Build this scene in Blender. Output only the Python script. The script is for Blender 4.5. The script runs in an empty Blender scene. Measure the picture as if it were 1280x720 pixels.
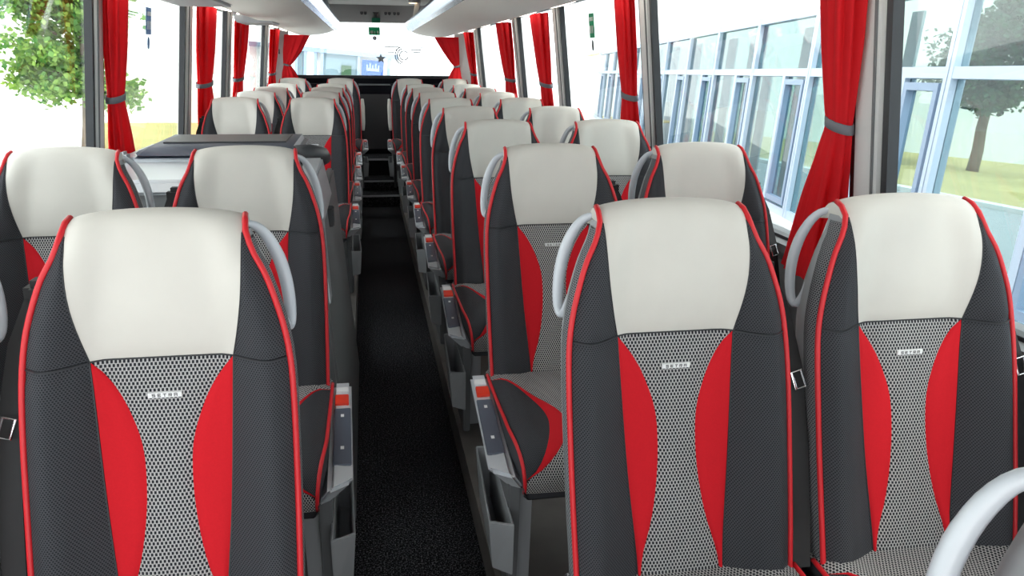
import bpy, bmesh, math, random
from mathutils import Vector, Matrix
random.seed(7)
PI = math.pi
S = bpy.context.scene
COL = S.collection

# ------------------------------------------------------------------ camera
YAW, PIT, ROL = .1769, -.2772, .0103
CAM = Vector((-.095, 0, 1.5))
W_ = Vector((math.sin(YAW)*math.cos(PIT), math.cos(YAW)*math.cos(PIT), math.sin(PIT)))
R0 = Vector((math.cos(YAW), -math.sin(YAW), 0)); U0 = R0.cross(W_)
Rr = math.cos(ROL)*R0 + math.sin(ROL)*U0
Ur = -math.sin(ROL)*R0 + math.cos(ROL)*U0
cd = bpy.data.cameras.new('camera'); cam = bpy.data.objects.new('camera', cd); COL.objects.link(cam)
m = Matrix((Rr, Ur, -W_)).transposed().to_4x4(); m.translation = CAM
cam.matrix_world = m
cd.sensor_width = 36; cd.lens = 1000/1280*36; cd.clip_start = .02; cd.clip_end = 400
S.camera = cam
# ------------------------------------------------------------------ sky, sun, exposure
wd = bpy.data.worlds.new('sky'); S.world = wd; wd.use_nodes = True
bg = wd.node_tree.nodes['Background']; bg.inputs[0].default_value = (.94, .97, 1, 1); bg.inputs[1].default_value = 2.6
sl = bpy.data.lights.new('sun', 'SUN'); sl.energy = 3.0; sl.angle = math.radians(8); sl.color = (1, .95, .87)
so = bpy.data.objects.new('sun', sl); COL.objects.link(so)
so.rotation_euler = Vector((.35, -.6, .75)).to_track_quat('Z', 'Y').to_euler()
S.view_settings.view_transform = 'Standard'; S.view_settings.look = 'None'
S.view_settings.exposure = .62; S.view_settings.gamma = 1; S.view_settings.use_curve_mapping = False
S.cycles.use_denoising = True
S.cycles.max_bounces = 10; S.cycles.diffuse_bounces = 6; S.cycles.transparent_max_bounces = 24

# ------------------------------------------------------------------ materials
MATS = {}
def base(name):
    mt = bpy.data.materials.new(name); mt.use_nodes = True
    nt = mt.node_tree; return mt, nt, nt.nodes['Principled BSDF']
def mat(name, col, rough=.5, metal=0., emit=None, es=1., noise=0., nscale=30., bump=0., coat=0., spec=.5):
    mt, nt, b = base(name)
    b.inputs['Base Color'].default_value = (*col, 1); b.inputs['Roughness'].default_value = rough
    b.inputs['Metallic'].default_value = metal; b.inputs['Coat Weight'].default_value = coat
    b.inputs['Specular IOR Level'].default_value = spec
    if emit:
        b.inputs['Emission Color'].default_value = (*emit, 1); b.inputs['Emission Strength'].default_value = es
    if noise or bump:
        tc = nt.nodes.new('ShaderNodeTexCoord'); n = nt.nodes.new('ShaderNodeTexNoise')
        n.inputs['Scale'].default_value = nscale; n.inputs['Detail'].default_value = 4
        nt.links.new(tc.outputs['Object'], n.inputs['Vector'])
        if noise:
            mx = nt.nodes.new('ShaderNodeMix'); mx.data_type = 'RGBA'
            mx.inputs['A'].default_value = (*[max(0, c*(1-noise)) for c in col], 1)
            mx.inputs['B'].default_value = (*[min(1, c*(1+noise)) for c in col], 1)
            nt.links.new(n.outputs['Fac'], mx.inputs['Factor']); nt.links.new(mx.outputs['Result'], b.inputs['Base Color'])
        if bump:
            bp = nt.nodes.new('ShaderNodeBump'); bp.inputs['Strength'].default_value = bump; bp.inputs['Distance'].default_value = .002
            nt.links.new(n.outputs['Fac'], bp.inputs['Height']); nt.links.new(bp.outputs['Normal'], b.inputs['Normal'])
    MATS[name] = mt; return mt
def mth(nt, op, a, b=None, c=None):
    n = nt.nodes.new('ShaderNodeMath'); n.operation = op
    for i, v in enumerate((a, b, c)):
        if v is None: continue
        if isinstance(v, (int, float)): n.inputs[i].default_value = v
        else: nt.links.new(v, n.inputs[i])
    return n.outputs[0]
def weave(name, dark, light, px, py, du, dv, rough=.85, invert=False):
    """woven cloth: staggered little dashes on a ground colour, in metres on the UV map"""
    mt, nt, b = base(name)
    uv = nt.nodes.new('ShaderNodeUVMap'); uv.uv_map = 'UVMap'
    sp = nt.nodes.new('ShaderNodeSeparateXYZ'); nt.links.new(uv.outputs[0], sp.inputs[0])
    v = mth(nt, 'DIVIDE', sp.outputs[1], py); row = mth(nt, 'FLOOR', v)
    u = mth(nt, 'ADD', mth(nt, 'DIVIDE', sp.outputs[0], px), mth(nt, 'MULTIPLY', row, .5))
    fu = mth(nt, 'ABSOLUTE', mth(nt, 'SUBTRACT', mth(nt, 'FRACT', u), .5))
    fv = mth(nt, 'ABSOLUTE', mth(nt, 'SUBTRACT', mth(nt, 'FRACT', v), .5))
    k = mth(nt, 'MULTIPLY', mth(nt, 'LESS_THAN', fu, du), mth(nt, 'LESS_THAN', fv, dv))
    mx = nt.nodes.new('ShaderNodeMix'); mx.data_type = 'RGBA'
    mx.inputs['A'].default_value = (*light, 1); mx.inputs['B'].default_value = (*dark, 1)
    nt.links.new(k, mx.inputs['Factor']); nt.links.new(mx.outputs['Result'], b.inputs['Base Color'])
    bp = nt.nodes.new('ShaderNodeBump'); bp.inputs['Strength'].default_value = .25; bp.inputs['Distance'].default_value = .0008; bp.invert = True
    nt.links.new(k, bp.inputs['Height']); nt.links.new(bp.outputs['Normal'], b.inputs['Normal'])
    b.inputs['Roughness'].default_value = rough; b.inputs['Specular IOR Level'].default_value = .25
    MATS[name] = mt; return mt
def glass(name, tint, refl_rough=.0, r0=.025):
    mt = bpy.data.materials.new(name); mt.use_nodes = True; nt = mt.node_tree; nt.nodes.clear()
    o = nt.nodes.new('ShaderNodeOutputMaterial'); mx = nt.nodes.new('ShaderNodeMixShader')
    t = nt.nodes.new('ShaderNodeBsdfTransparent'); t.inputs[0].default_value = (*tint, 1)
    g = nt.nodes.new('ShaderNodeBsdfGlossy'); g.inputs['Roughness'].default_value = refl_rough
    f = nt.nodes.new('ShaderNodeLayerWeight'); f.inputs['Blend'].default_value = .5
    fr = mth(nt, 'ADD', mth(nt, 'MULTIPLY', mth(nt, 'POWER', f.outputs['Facing'], 5.), .85), r0)
    nt.links.new(fr, mx.inputs[0]); nt.links.new(t.outputs[0], mx.inputs[1]); nt.links.new(g.outputs[0], mx.inputs[2])
    nt.links.new(mx.outputs[0], o.inputs[0]); MATS[name] = mt; return mt

mat('cream', (.61, .585, .535), .55, noise=.05, nscale=14, bump=.12)
weave('dark_cloth', (.012, .013, .016), (.054, .055, .062), .0044, .0034, .27, .33)
weave('mesh_cloth', (.03, .032, .036), (.22, .225, .235), .0062, .0042, .33, .36)
weave('pattern_cloth', (.012, .013, .018), (.39, .38, .375), .0064, .0060, .29, .40)
mat('red_cloth', (.56, .010, .018), .85, noise=.08, nscale=300, spec=.2)
mat('red_piping', (.62, .012, .02), .5)
mat('silver', (.62, .64, .67), .36, .25)
mat('handle_grey', (.54, .57, .61), .32)
mat('grey_plastic', (.30, .31, .32), .45)
mat('dark_plastic', (.045, .047, .052), .45)
mat('mid_plastic', (.13, .135, .14), .5)
mat('panel_gloss', (.10, .115, .15), .25)
mat('button_red', (.75, .045, .02), .35)
mat('white_badge', (.82, .82, .82), .4)
mat('ink', (.05, .05, .055), .6)
mat('chrome', (.75, .76, .78), .15, 1.)
mat('belt', (.012, .012, .013), .7)
mat('wood_floor', (.12, .108, .10), .5, noise=.35, nscale=9)
mat('step_edge', (.35, .35, .36), .3, .8)
mat('wall_grey', (.16, .165, .17), .6, noise=.05)
mat('pillar_grey', (.62, .62, .61), .6)
mat('rubber', (.018, .02, .024), .5)
mat('ceiling', (.42, .42, .41), .7)
mat('dome_grey', (.27, .26, .26), .55)
mat('rack_cream', (.90, .88, .82), .5)
mat('rack_silver', (.26, .31, .42), .18, .85)
mat('window_glow', (1, .95, .85), .4, emit=(1, .92, .80), es=4)  # emission standing in for window light in the slots under the racks
mat('spot_lit', (1, .8, .6), .4, emit=(1, .72, .45), es=1.6)
mat('red_curtain', (.72, .018, .026), .8, noise=.06, nscale=60, spec=.2)
mat('tie_grey', (.16, .16, .18), .8)
mat('rear_black', (.010, .011, .015), .9, spec=.1)
mat('console_top', (.055, .065, .09), .38)
mat('console_silver', (.52, .54, .57), .3, .5)
mat('sign_green', (.02, .30, .16), .5)
mat('sign_blue', (.16, .24, .36), .5)
mat('decal_grey', (.26, .27, .28), .6)
mat('white_vinyl', (.85, .85, .85), .5)
mat('decal_dark', (.03, .045, .08), .6)
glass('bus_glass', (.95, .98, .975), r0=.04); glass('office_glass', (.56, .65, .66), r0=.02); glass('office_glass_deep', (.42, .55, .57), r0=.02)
mat('white_wall', (.86, .86, .85), .8)
mat('frame_blue', (.42, .49, .59), .45)
mat('frame_dark', (.20, .27, .38), .45)
mat('asphalt', (.36, .37, .39), .9, noise=.12, nscale=3)
mat('concrete', (.80, .79, .77), .9, noise=.06, nscale=2)
mat('lawn', (.42, .40, .16), .95, noise=.35, nscale=1.2)
mat('reflected_lawn', (.50, .41, .17), .95, noise=.35, nscale=1.2)
mat('bark', (.17, .12, .08), .9, noise=.4, nscale=14)
mat('teal_blind', (.16, .26, .27), .7)
mat('poster_blue', (.02, .08, .30), .5)
mat('dim_glass', (.13, .20, .24), .3)
def translucent(name, k):
    nt = MATS[name].node_tree; b = nt.nodes['Principled BSDF']; tr = nt.nodes.new('ShaderNodeBsdfTranslucent')
    tr.inputs[0].default_value = b.inputs['Base Color'].default_value[:]
    mx = nt.nodes.new('ShaderNodeMixShader'); mx.inputs[0].default_value = k
    nt.links.new(b.outputs[0], mx.inputs[1]); nt.links.new(tr.outputs[0], mx.inputs[2]); nt.links.new(mx.outputs[0], nt.nodes['Material Output'].inputs[0])
translucent('red_curtain', .35)
for q in ('sign_green', 'sign_blue', 'decal_grey', 'white_vinyl'): translucent(q, .6)
def leafmat(name, c1, c2):
    mt, nt, b = base(name)
    oi = nt.nodes.new('ShaderNodeNewGeometry'); rp = nt.nodes.new('ShaderNodeValToRGB')
    rp.color_ramp.elements[0].color = (*c1, 1); rp.color_ramp.elements[1].color = (*c2, 1)
    nt.links.new(oi.outputs['Random Per Island'], rp.inputs[0]); nt.links.new(rp.outputs[0], b.inputs['Base Color'])
    b.inputs['Roughness'].default_value = .6
    tr = nt.nodes.new('ShaderNodeBsdfTranslucent'); nt.links.new(rp.outputs[0], tr.inputs[0])
    mx = nt.nodes.new('ShaderNodeMixShader'); mx.inputs[0].default_value = .4
    nt.links.new(b.outputs[0], mx.inputs[1]); nt.links.new(tr.outputs[0], mx.inputs[2])
    nt.links.new(mx.outputs[0], nt.nodes['Material Output'].inputs[0]); MATS[name] = mt
leafmat('leaf_bright', (.05, .19, .03), (.30, .46, .09)); leafmat('leaf_dark', (.012, .055, .035), (.06, .16, .07))
def carpet():
    mt, nt, b = base('carpet')
    tc = nt.nodes.new('ShaderNodeTexCoord')
    n = nt.nodes.new('ShaderNodeTexNoise'); n.inputs['Scale'].default_value = 190; n.inputs['Detail'].default_value = 2
    nt.links.new(tc.outputs['Object'], n.inputs['Vector'])
    rp = nt.nodes.new('ShaderNodeValToRGB')
    rp.color_ramp.elements[0].position = .5; rp.color_ramp.elements[0].color = (.008, .008, .009, 1)
    rp.color_ramp.elements[1].position = .78; rp.color_ramp.elements[1].color = (.22, .22, .24, 1)
    nt.links.new(n.outputs['Fac'], rp.inputs[0]); nt.links.new(rp.outputs[0], b.inputs['Base Color'])
    bp = nt.nodes.new('ShaderNodeBump'); bp.inputs['Strength'].default_value = .8; bp.inputs['Distance'].default_value = .006
    nt.links.new(n.outputs['Fac'], bp.inputs['Height']); nt.links.new(bp.outputs['Normal'], b.inputs['Normal'])
    b.inputs['Roughness'].default_value = 1; b.inputs['Specular IOR Level'].default_value = .05; MATS['carpet'] = mt
carpet()

# ------------------------------------------------------------------ mesh helpers
class MB:
    """collects shapes; build() links them as ONE mesh object"""
    def __init__(s): s.v = []; s.f = []; s.uv = {}; s.mi = []
    def add(s, v, f, uv=None, mi=0):
        o = len(s.v); s.v += [tuple(p) for p in v]
        for q in f: s.f.append(tuple(i+o for i in q)); s.mi.append(mi)
        if uv:
            for i, w in enumerate(uv): s.uv[o+i] = w
        return s
    def box(s, x0, x1, y0, y1, z0, z1, mi=0):
        v = [(x, y, z) for z in (z0, z1) for y in (y0, y1) for x in (x0, x1)]
        return s.add(v, [(0,2,3,1),(4,5,7,6),(0,1,5,4),(2,6,7,3),(0,4,6,2),(1,3,7,5)], mi=mi)
    def hexa(s, b, t, mi=0):
        """solid between a bottom quad and a top quad (both counter-clockwise seen from above)"""
        return s.add(list(b)+list(t), [(3,2,1,0),(4,5,6,7),(0,1,5,4),(1,2,6,5),(2,3,7,6),(3,0,4,7)], mi=mi)
    def prism(s, poly, axis, a, b, mi=0):
        """extrude a 2-D polygon along axis (0,1,2) from a to b"""
        n = len(poly)
        def P(p, h):
            if axis == 0: return (h, p[0], p[1])
            if axis == 1: return (p[0], h, p[1])
            return (p[0], p[1], h)
        v = [P(p, a) for p in poly]+[P(p, b) for p in poly]
        f = [tuple(range(n)), tuple(range(2*n-1, n-1, -1))]+[(i, n+i, n+(i+1) % n, (i+1) % n) for i in range(n)]
        return s.add(v, f, mi=mi)
    def tube(s, pts, r, n=8, closed=False, flat=1., mi=0):
        pts = [Vector(p) for p in pts]; N = len(pts); v = []
        rr = r if isinstance(r, (list, tuple)) else [r]*N
        up = None
        for i, p in enumerate(pts):
            a = pts[(i-1) % N] if (closed or i > 0) else p; b = pts[(i+1) % N] if (closed or i < N-1) else p
            t = (b-a).normalized()
            if up is None:
                up = Vector((0, 1, 0)) if abs(t.y) < .8 else Vector((0, 0, 1))
            e1 = (up-t*up.dot(t)).normalized(); up = e1; e2 = t.cross(e1)
            for k in range(n):
                q = 2*PI*k/n; v.append(p+e1*math.cos(q)*rr[i]*flat+e2*math.sin(q)*rr[i])
        f = []
        for i in range(N if closed else N-1):
            j = (i+1) % N
            for k in range(n): f.append((i*n+k, i*n+(k+1) % n, j*n+(k+1) % n, j*n+k))
        if not closed: f += [tuple(range(n-1, -1, -1)), tuple((N-1)*n+k for k in range(n))]
        return s.add(v, f, mi=mi)
    def grid(s, fn, nu, nv, uvfn=None, flip=False, mi=0):
        v = []; uv = []
        for j in range(nv+1):
            for i in range(nu+1):
                v.append(fn(i/nu, j/nv)); uv.append(uvfn(i/nu, j/nv) if uvfn else (i/nu, j/nv))
        f = []
        for j in range(nv):
            for i in range(nu):
                a = j*(nu+1)+i; q = (a, a+1, a+nu+2, a+nu+1)
                f.append(q[::-1] if flip else q)
        return s.add(v, f, uv, mi)
    def build(s, name, mats, parent=None, smooth=False, bevel=0., mirror=False, xf=None, auto=None):
        me = bpy.data.meshes.new(name)
        v = s.v
        if xf: v = [tuple(xf @ Vector(p)) for p in v]
        if mirror: v = [(-p[0], p[1], p[2]) for p in v]
        f = [q[::-1] for q in s.f] if mirror else s.f
        me.from_pydata(v, [], f)
        if s.uv:
            ul = me.uv_layers.new(name='UVMap')
            for lp in me.loops: ul.data[lp.index].uv = s.uv.get(lp.vertex_index, (0, 0))
        for mm in (mats if isinstance(mats, (list, tuple)) else [mats]): me.materials.append(MATS[mm])
        me.polygons.foreach_set('material_index', s.mi)
        bm = bmesh.new(); bm.from_mesh(me)
        if not s.uv: bmesh.ops.recalc_face_normals(bm, faces=bm.faces)
        if bevel:
            bmesh.ops.bevel(bm, geom=[e for e in bm.edges if e.is_manifold and e.calc_face_angle(0) > .5], offset=bevel, segments=2, affect='EDGES', clamp_overlap=True)
        bm.to_mesh(me); bm.free()
        if smooth: me.polygons.foreach_set('use_smooth', [True]*len(me.polygons))
        if auto: me.set_sharp_from_angle(angle=auto)
        o = bpy.data.objects.new(name, me); COL.objects.link(o)
        if parent: o.parent = parent
        return o
def empty(name, loc=(0, 0, 0)):
    o = bpy.data.objects.new(name, None); COL.objects.link(o); o.location = loc; o.empty_display_size = .1; return o
def tag(o, label=None, cat=None, group=None, kind=None):
    if label: o['label'] = label
    if cat: o['category'] = cat
    if group: o['group'] = group
    if kind: o['kind'] = kind
    return o
def copy_tree(o, parent=None):
    c = o.copy(); COL.objects.link(c)
    if parent: c.parent = parent
    for ch in KIDS.get(o.name, []): copy_tree(ch, c)
    return c
KIDS = {}
def index_kids(o):
    KIDS[o.name] = list(o.children)
    for ch in o.children: index_kids(ch)
def lerp(a, b, t): return a+(b-a)*t
def sstep(a, b, x):
    t = min(1, max(0, (x-a)/(b-a))); return t*t*(3-2*t)
def interp(tab, x):
    """smooth (monotone cosine-free cubic) lookup in a table of (x, y)"""
    n = len(tab)
    if x <= tab[0][0]: return tab[0][1]
    if x >= tab[-1][0]: return tab[-1][1]
    for i in range(n-1):
        if x <= tab[i+1][0]: break
    x0, y0 = tab[i]; x1, y1 = tab[i+1]; h = x1-x0; t = (x-x0)/h
    def sl(k):
        if k == 0: return (tab[1][1]-tab[0][1])/(tab[1][0]-tab[0][0])
        if k == n-1: return (tab[-1][1]-tab[-2][1])/(tab[-1][0]-tab[-2][0])
        return (tab[k+1][1]-tab[k-1][1])/(tab[k+1][0]-tab[k-1][0])
    a, b = sl(i)*h, sl(i+1)*h
    return (2*t**3-3*t*t+1)*y0+(t**3-2*t*t+t)*a+(-2*t**3+3*t*t)*y1+(t**3-t*t)*b
TAU = .08
EXT = Matrix.Rotation(TAU, 4, 'Y')          # the ground outside is level, the parked bus leans a little

# ------------------------------------------------------------------ the bus body
ROWP, ROW1 = .996, 1.332
def XW(z): return 1.22-.109*(z-.93) if z > .93 else 1.22      # side walls lean inward above the sill
Y0, Y1 = -1.6, 10.62
fl = MB().box(-.205, .205, Y0, 8.45, -.06, 0).build('floor', 'carpet'); tag(fl, kind='structure')
st = MB()
st.box(-.205, .205, 8.45, 8.84, -.06, .12); st.box(-.205, .205, 8.84, 9.30, -.06, .22)
o = st.build('step', 'carpet', fl)
st = MB().box(-.205, .205, 9.30, Y1, -.06, .40); st.build('step', 'carpet', fl)
for y, z in ((8.45, .12), (8.84, .22), (9.30, .40)):
    MB().box(-.205, .205, y-.008, y+.02, z-.012, z+.004).build('step_edge', 'step_edge', fl)
for sgn in (1, -1):
    p = MB()
    p.box(.205, 1.25, Y0, 9.3, -.06, .12); p.box(.205, 1.25, 9.3, Y1, -.06, .40)
    p.build('floor_platform', 'wood_floor', fl, mirror=sgn < 0)
    w = MB()
    w.box(1.22, 1.30, Y0, Y1, -.06, .93)
    w.prism([(1.165, .955), (1.165, .93), (1.22, .88), (1.30, .88), (1.30, .955)], 1, Y0, Y1)
    # header over the windows
    w.prism([(XW(1.86)-.005, 1.845), (XW(1.86)+.08, 1.845), (1.06, 2.16), (.98, 2.16)], 1, Y0, Y1)
    wo = w.build('wall_right' if sgn > 0 else 'wall_left', 'wall_grey', mirror=sgn < 0); tag(wo, kind='structure')
    pil = [1.885, 3.56, 5.27, 6.76, 9.2]; ph = [.06, .062, .085, .10, .14] if sgn > 0 else [.06, .05, .085, .10, .14]
    for y, hw in zip(pil, ph):
        q = MB().hexa([(XW(.93)-.02, y-hw, .93), (XW(.93)+.028, y-hw, .93), (XW(.93)+.028, y+hw, .93), (XW(.93)-.02, y+hw, .93)],
                      [(XW(1.87)-.02, y-hw, 1.87), (XW(1.87)+.028, y-hw, 1.87), (XW(1.87)+.028, y+hw, 1.87), (XW(1.87)-.02, y+hw, 1.87)])
        po = q.build('pillar', 'pillar_grey', wo, mirror=sgn < 0, bevel=.012)
        g = MB()
        for a, b, d in ((-.035, -.028, .026),):
            g.hexa([(XW(.93)-d, y+a, .95), (XW(.93), y+a, .95), (XW(.93), y+b, .95), (XW(.93)-d, y+b, .95)],
                   [(XW(1.86)-d, y+a, 1.86), (XW(1.86), y+a, 1.86), (XW(1.86), y+b, 1.86), (XW(1.86)-d, y+b, 1.86)])
        g.build('curtain_track', 'mid_plastic', po, mirror=sgn < 0)
    ys = [Y0]+pil+[Y1-.15]
    for i in range(len(ys)-1):
        a, b = ys[i]+(ph[i-1] if i else 0), ys[i+1]-(ph[i] if i < 5 else .1)
        n = i+1 if sgn > 0 else i+7
        q = MB().hexa([(XW(.93)+.02, a, .93), (XW(.93)+.026, a, .93), (XW(.93)+.026, b, .93), (XW(.93)+.02, b, .93)],
                      [(XW(1.87)+.02, a, 1.87), (XW(1.87)+.026, a, 1.87), (XW(1.87)+.026, b, 1.87), (XW(1.87)+.02, b, 1.87)])
        wo2 = q.build('window_%d' % n, 'bus_glass', mirror=sgn < 0); tag(wo2, kind='structure')
        r = MB()
        for c0, c1 in ((a-.004, a+.02), (b-.02, b+.004)):
            r.hexa([(XW(.93)-.012, c0, .93), (XW(.93)+.018, c0, .93), (XW(.93)+.018, c1, .93), (XW(.93)-.012, c1, .93)],
                   [(XW(1.87)-.012, c0, 1.87), (XW(1.87)+.018, c0, 1.87), (XW(1.87)+.018, c1, 1.87), (XW(1.87)-.012, c1, 1.87)])
        r.box(XW(.93)-.012, XW(.93)+.018, a, b, .93, .965)
        r.build('rubber_seal', 'rubber', wo2, mirror=sgn < 0)
    # corner post beside the rear window
    c = MB().hexa([(1.02, 10.25, .93), (1.22, 10.0, .93), (1.28, 10.6, .93), (1.10, 10.6, .93)],
                  [(.98, 10.25, 1.9), (XW(1.9), 10.0, 1.9), (XW(1.9)+.06, 10.6, 1.9), (1.03, 10.6, 1.9)])
    co = c.build('trim_%d' % (1 if sgn > 0 else 2), 'pillar_grey', mirror=sgn < 0); tag(co, kind='structure')
    MB().box(1.085, 1.125, 10.10, 10.16, 1.545, 1.60).build('latch', 'ink', co, mirror=sgn < 0)
# ceiling, with the darker dome over the rear window
ce = MB(); ce.prism([(-1.0, 2.13), (-.4, 2.115), (.4, 2.115), (1.0, 2.13), (1.1, 2.2), (-1.1, 2.2)], 1, Y0, 10.3)
ce = ce.build('ceiling', 'ceiling'); tag(ce, kind='structure')
dm = MB().prism([(10.15, 2.125), (10.40, 1.93), (10.66, 1.93), (10.66, 2.2), (10.15, 2.2)], 0, -1.1, 1.1)
dm.build('rear_dome', 'dome_grey', ce)
# rear wall with the rear window
rw = MB()
rw.box(-1.3, 1.3, 10.62, 10.70, -.06, 1.27); rw.box(-1.3, 1.3, 10.45, 10.62, -.06, 1.20)
rw.box(-1.3, 1.3, 10.62, 10.70, 1.95, 2.2)
rw = rw.build('wall_rear', 'rear_black'); tag(rw, kind='structure')
rg = MB().box(-1.06, 1.06, 10.655, 10.661, 1.27, 1.95).build('window_13', 'bus_glass'); tag(rg, kind='structure')
MB().box(-1.06, 1.06, 10.60, 10.66, 1.262, 1.30).build('rubber_seal', 'rubber', rg)
# cabinet closing the aisle between the last seats
cb = empty('rear_cabinet', (0, 10.0, .40)); tag(cb, 'black cabinet closing the aisle between the last two seats', 'cabinet')
MB().box(-.2, .2, -.15, .44, 0, .80).build('cabinet_body', 'rear_black', cb, bevel=.01)
MB().box(-.17, .17, -.165, -.15, .06, .70).build('cabinet_door', 'dark_plastic', cb, bevel=.004)

# ------------------------------------------------------------------ luggage racks
def rack(sgn):
    t = empty('luggage_rack', (0, 0, 0))
    tag(t, 'cream overhead luggage rack with silver lip along the %s windows' % ('office side' if sgn > 0 else 'street tree side'), 'luggage rack', 'overhead luggage racks')
    prof = [(.435, 1.812), (.50, 1.785), (.60, 1.764), (.72, 1.752), (.84, 1.757), (.86, 1.775), (.80, 1.81), (.50, 1.86)]
    YE = 10.05
    s = MB(); n = len(prof); v = []
    ys = [Y0, 2, 5, 8, 9.7, 9.95, 10.05]; sc = [1, 1, 1, 1, 1, .93, .72]
    for y, k in zip(ys, sc):
        for x, z in prof: v.append((.62+(x-.62)*k if k < 1 else x, y, 1.80+(z-1.80)*(k if k < 1 else 1)))
    f = [tuple(range(n)), tuple(range(len(v)-1, len(v)-n-1, -1))]
    for j in range(len(ys)-1):
        for i in range(n): f.append((j*n+i, (j+1)*n+i, (j+1)*n+(i+1) % n, j*n+(i+1) % n))
    s.add(v, f); s.build('rack_shell', 'rack_cream', t, smooth=True, mirror=sgn < 0, auto=.6)
    l = MB(); l.prism([(.436, 1.806), (.405, 1.826), (.375, 1.885), (.372, 1.905), (.392, 1.905), (.42, 1.86), (.45, 1.82)], 1, Y0, 9.98)
    l.build('silver_lip', 'rack_silver', t, mirror=sgn < 0, bevel=.003)
    b = MB(); b.prism([(.60, 1.85), (1.02, 1.86), (.98, 2.14), (.72, 2.14)], 1, Y0, 10.0); b.build('rack_back', 'ceiling', t, mirror=sgn < 0)
    c = MB(); c.prism([(.84, 1.762), (.88, 1.785), (1.06, 1.835), (1.08, 1.86), (.85, 1.84)], 1, Y0, 10.0); c.build('service_channel', 'mid_plastic', t, mirror=sgn < 0)
    for y in ([2.4, 5.9, 9.4] if sgn > 0 else [2.4, 5.9, 9.2]):
        h = MB().hexa([(.42, y-.03, 1.87), (.46, y-.03, 1.87), (.46, y+.03, 1.87), (.42, y+.03, 1.87)],
                      [(.47, y-.04, 2.12), (.53, y-.04, 2.12), (.53, y+.04, 2.12), (.47, y+.04, 2.12)])
        ho = h.build('hanger', 'pillar_grey', t, mirror=sgn < 0, bevel=.006)
        MB().box(.44, .48, y-.034, y-.028, 1.93, 1.965).build('hanger_hole', 'ink', ho, mirror=sgn < 0)
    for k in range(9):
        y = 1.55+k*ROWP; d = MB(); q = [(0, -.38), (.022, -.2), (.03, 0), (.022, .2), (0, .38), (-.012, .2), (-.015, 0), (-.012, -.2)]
        d.prism([(.97+a, y+b) for a, b in q], 2, 1.795, 1.825); d.build('window_glow_strip', 'window_glow', t, mirror=sgn < 0)  # glowing ovals, not lamps: daylight of the window slots added as emission
    if sgn < 0:
        for y in (4.15, 6.5): MB().box(.74, 1.0, y-.28, y+.28, 1.742, 1.80).build('service_panel', 'grey_plastic', t, mirror=True, bevel=.01)
    return t
rack(1); rack(-1)
for i, (x, y) in enumerate(((.60, 9.35), (.56, 8.3))):
    t = empty('ceiling_spotlight', (x-.16, y, 2.115)); tag(t, 'round ceiling spotlight beside the right rack, %s the rear window' % ('nearer to' if i == 0 else 'farther from'), 'lamp', 'ceiling spotlights')
    MB().prism([(.06*math.cos(a*PI/8), .06*math.sin(a*PI/8)) for a in range(16)], 2, -.02, 0).build('ring', 'silver', t)
    MB().prism([(.045*math.cos(a*PI/8), .045*math.sin(a*PI/8)) for a in range(16)], 2, -.024, -.018).build('lens', 'spot_lit', t)

# ------------------------------------------------------------------ seats
FRONT = [(-.165, .50), (-.138, .60), (-.112, .70), (-.086, .80), (-.064, .89), (-.044, .97), (-.030, 1.03), (-.020, 1.10), (-.010, 1.165), (-.004, 1.215),
         (.003, 1.242), (.018, 1.258), (.042, 1.264), (.064, 1.257), (.080, 1.240), (.086, 1.226)]
cum = [0]
for i in range(1, len(FRONT)): cum.append(cum[-1]+math.dist(FRONT[i], FRONT[i-1]))
TY = [(c, p[0]) for c, p in zip(cum, FRONT)]; TZ = [(c, p[1]) for c, p in zip(cum, FRONT)]
def PF(s): return interp(TY, s), interp(TZ, s)
SEAM, TOPS, END = cum[6], cum[10], cum[-1]
WT = [(.50, .198), (.60, .200), (.75, .203), (.90, .204), (.98, .203), (1.03, .200), (1.08, .192), (1.13, .178), (1.17, .164), (1.21, .149), (1.242, .138)]
def sz(z):
    lo, hi = 0, TOPS
    for _ in range(40):
        mid = (lo+hi)/2
        if PF(mid)[1] < z: lo = mid
        else: hi = mid
    return lo
WS = [(sz(z), w) for z, w in WT]
def Wd(s): return interp(WS, s) if s <= TOPS else lerp(.138, .132, min(1, (s-TOPS)/.06))
CS = [(SEAM, .110), (SEAM+.05, .121), (SEAM+.10, .129), (SEAM+.15, .1325), (TOPS, .1335), (TOPS+.02, .135), (END, .130)]
def Cd(s): return interp(CS, s)
BS = [(0, .03), (.12, .048), (.4, .05), (SEAM, .046), (SEAM+.1, .034), (TOPS, .010), (TOPS+.03, 0)]
def surf(x, s):
    y, z = PF(s); t = abs(x)/Wd(s)
    b = interp(BS, s)*(sstep(.42, .86, t)-.45*sstep(.84, 1.02, t))
    if s > SEAM: b += .010*max(0, 1-(x/.14)**2)*math.sin(PI*min(1, (s-SEAM)/(TOPS-SEAM)))
    q = min(1.1, abs(x)/.138); z2 = z-(.010*q*q+.007*q**6)*(sstep(1.15, 1.25, z) if z > 0 and s < TOPS+.02 else 1)
    return y-b, z2
def patch(lf, rf, s0, s1, nu, nv, pil=.005, off=0.):
    def fn(u, v):
        s = lerp(s0, s1, v); x = lerp(lf(s), rf(s), u); y, z = surf(x, s)
        e = (1-abs(2*u-1)**6)*(1-abs(2*v-1)**14)
        return (x, y-pil*e-off, z)
    return MB().grid(fn, nu, nv, lambda u, v: (lerp(lf(lerp(s0, s1, v)), rf(lerp(s0, s1, v)), u), lerp(s0, s1, v)))
OUT_ = [(0, .078), (sz(.62), .082), (sz(.80), .097), (SEAM, .110)]
def Od(s): return interp(OUT_, s)
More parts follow.
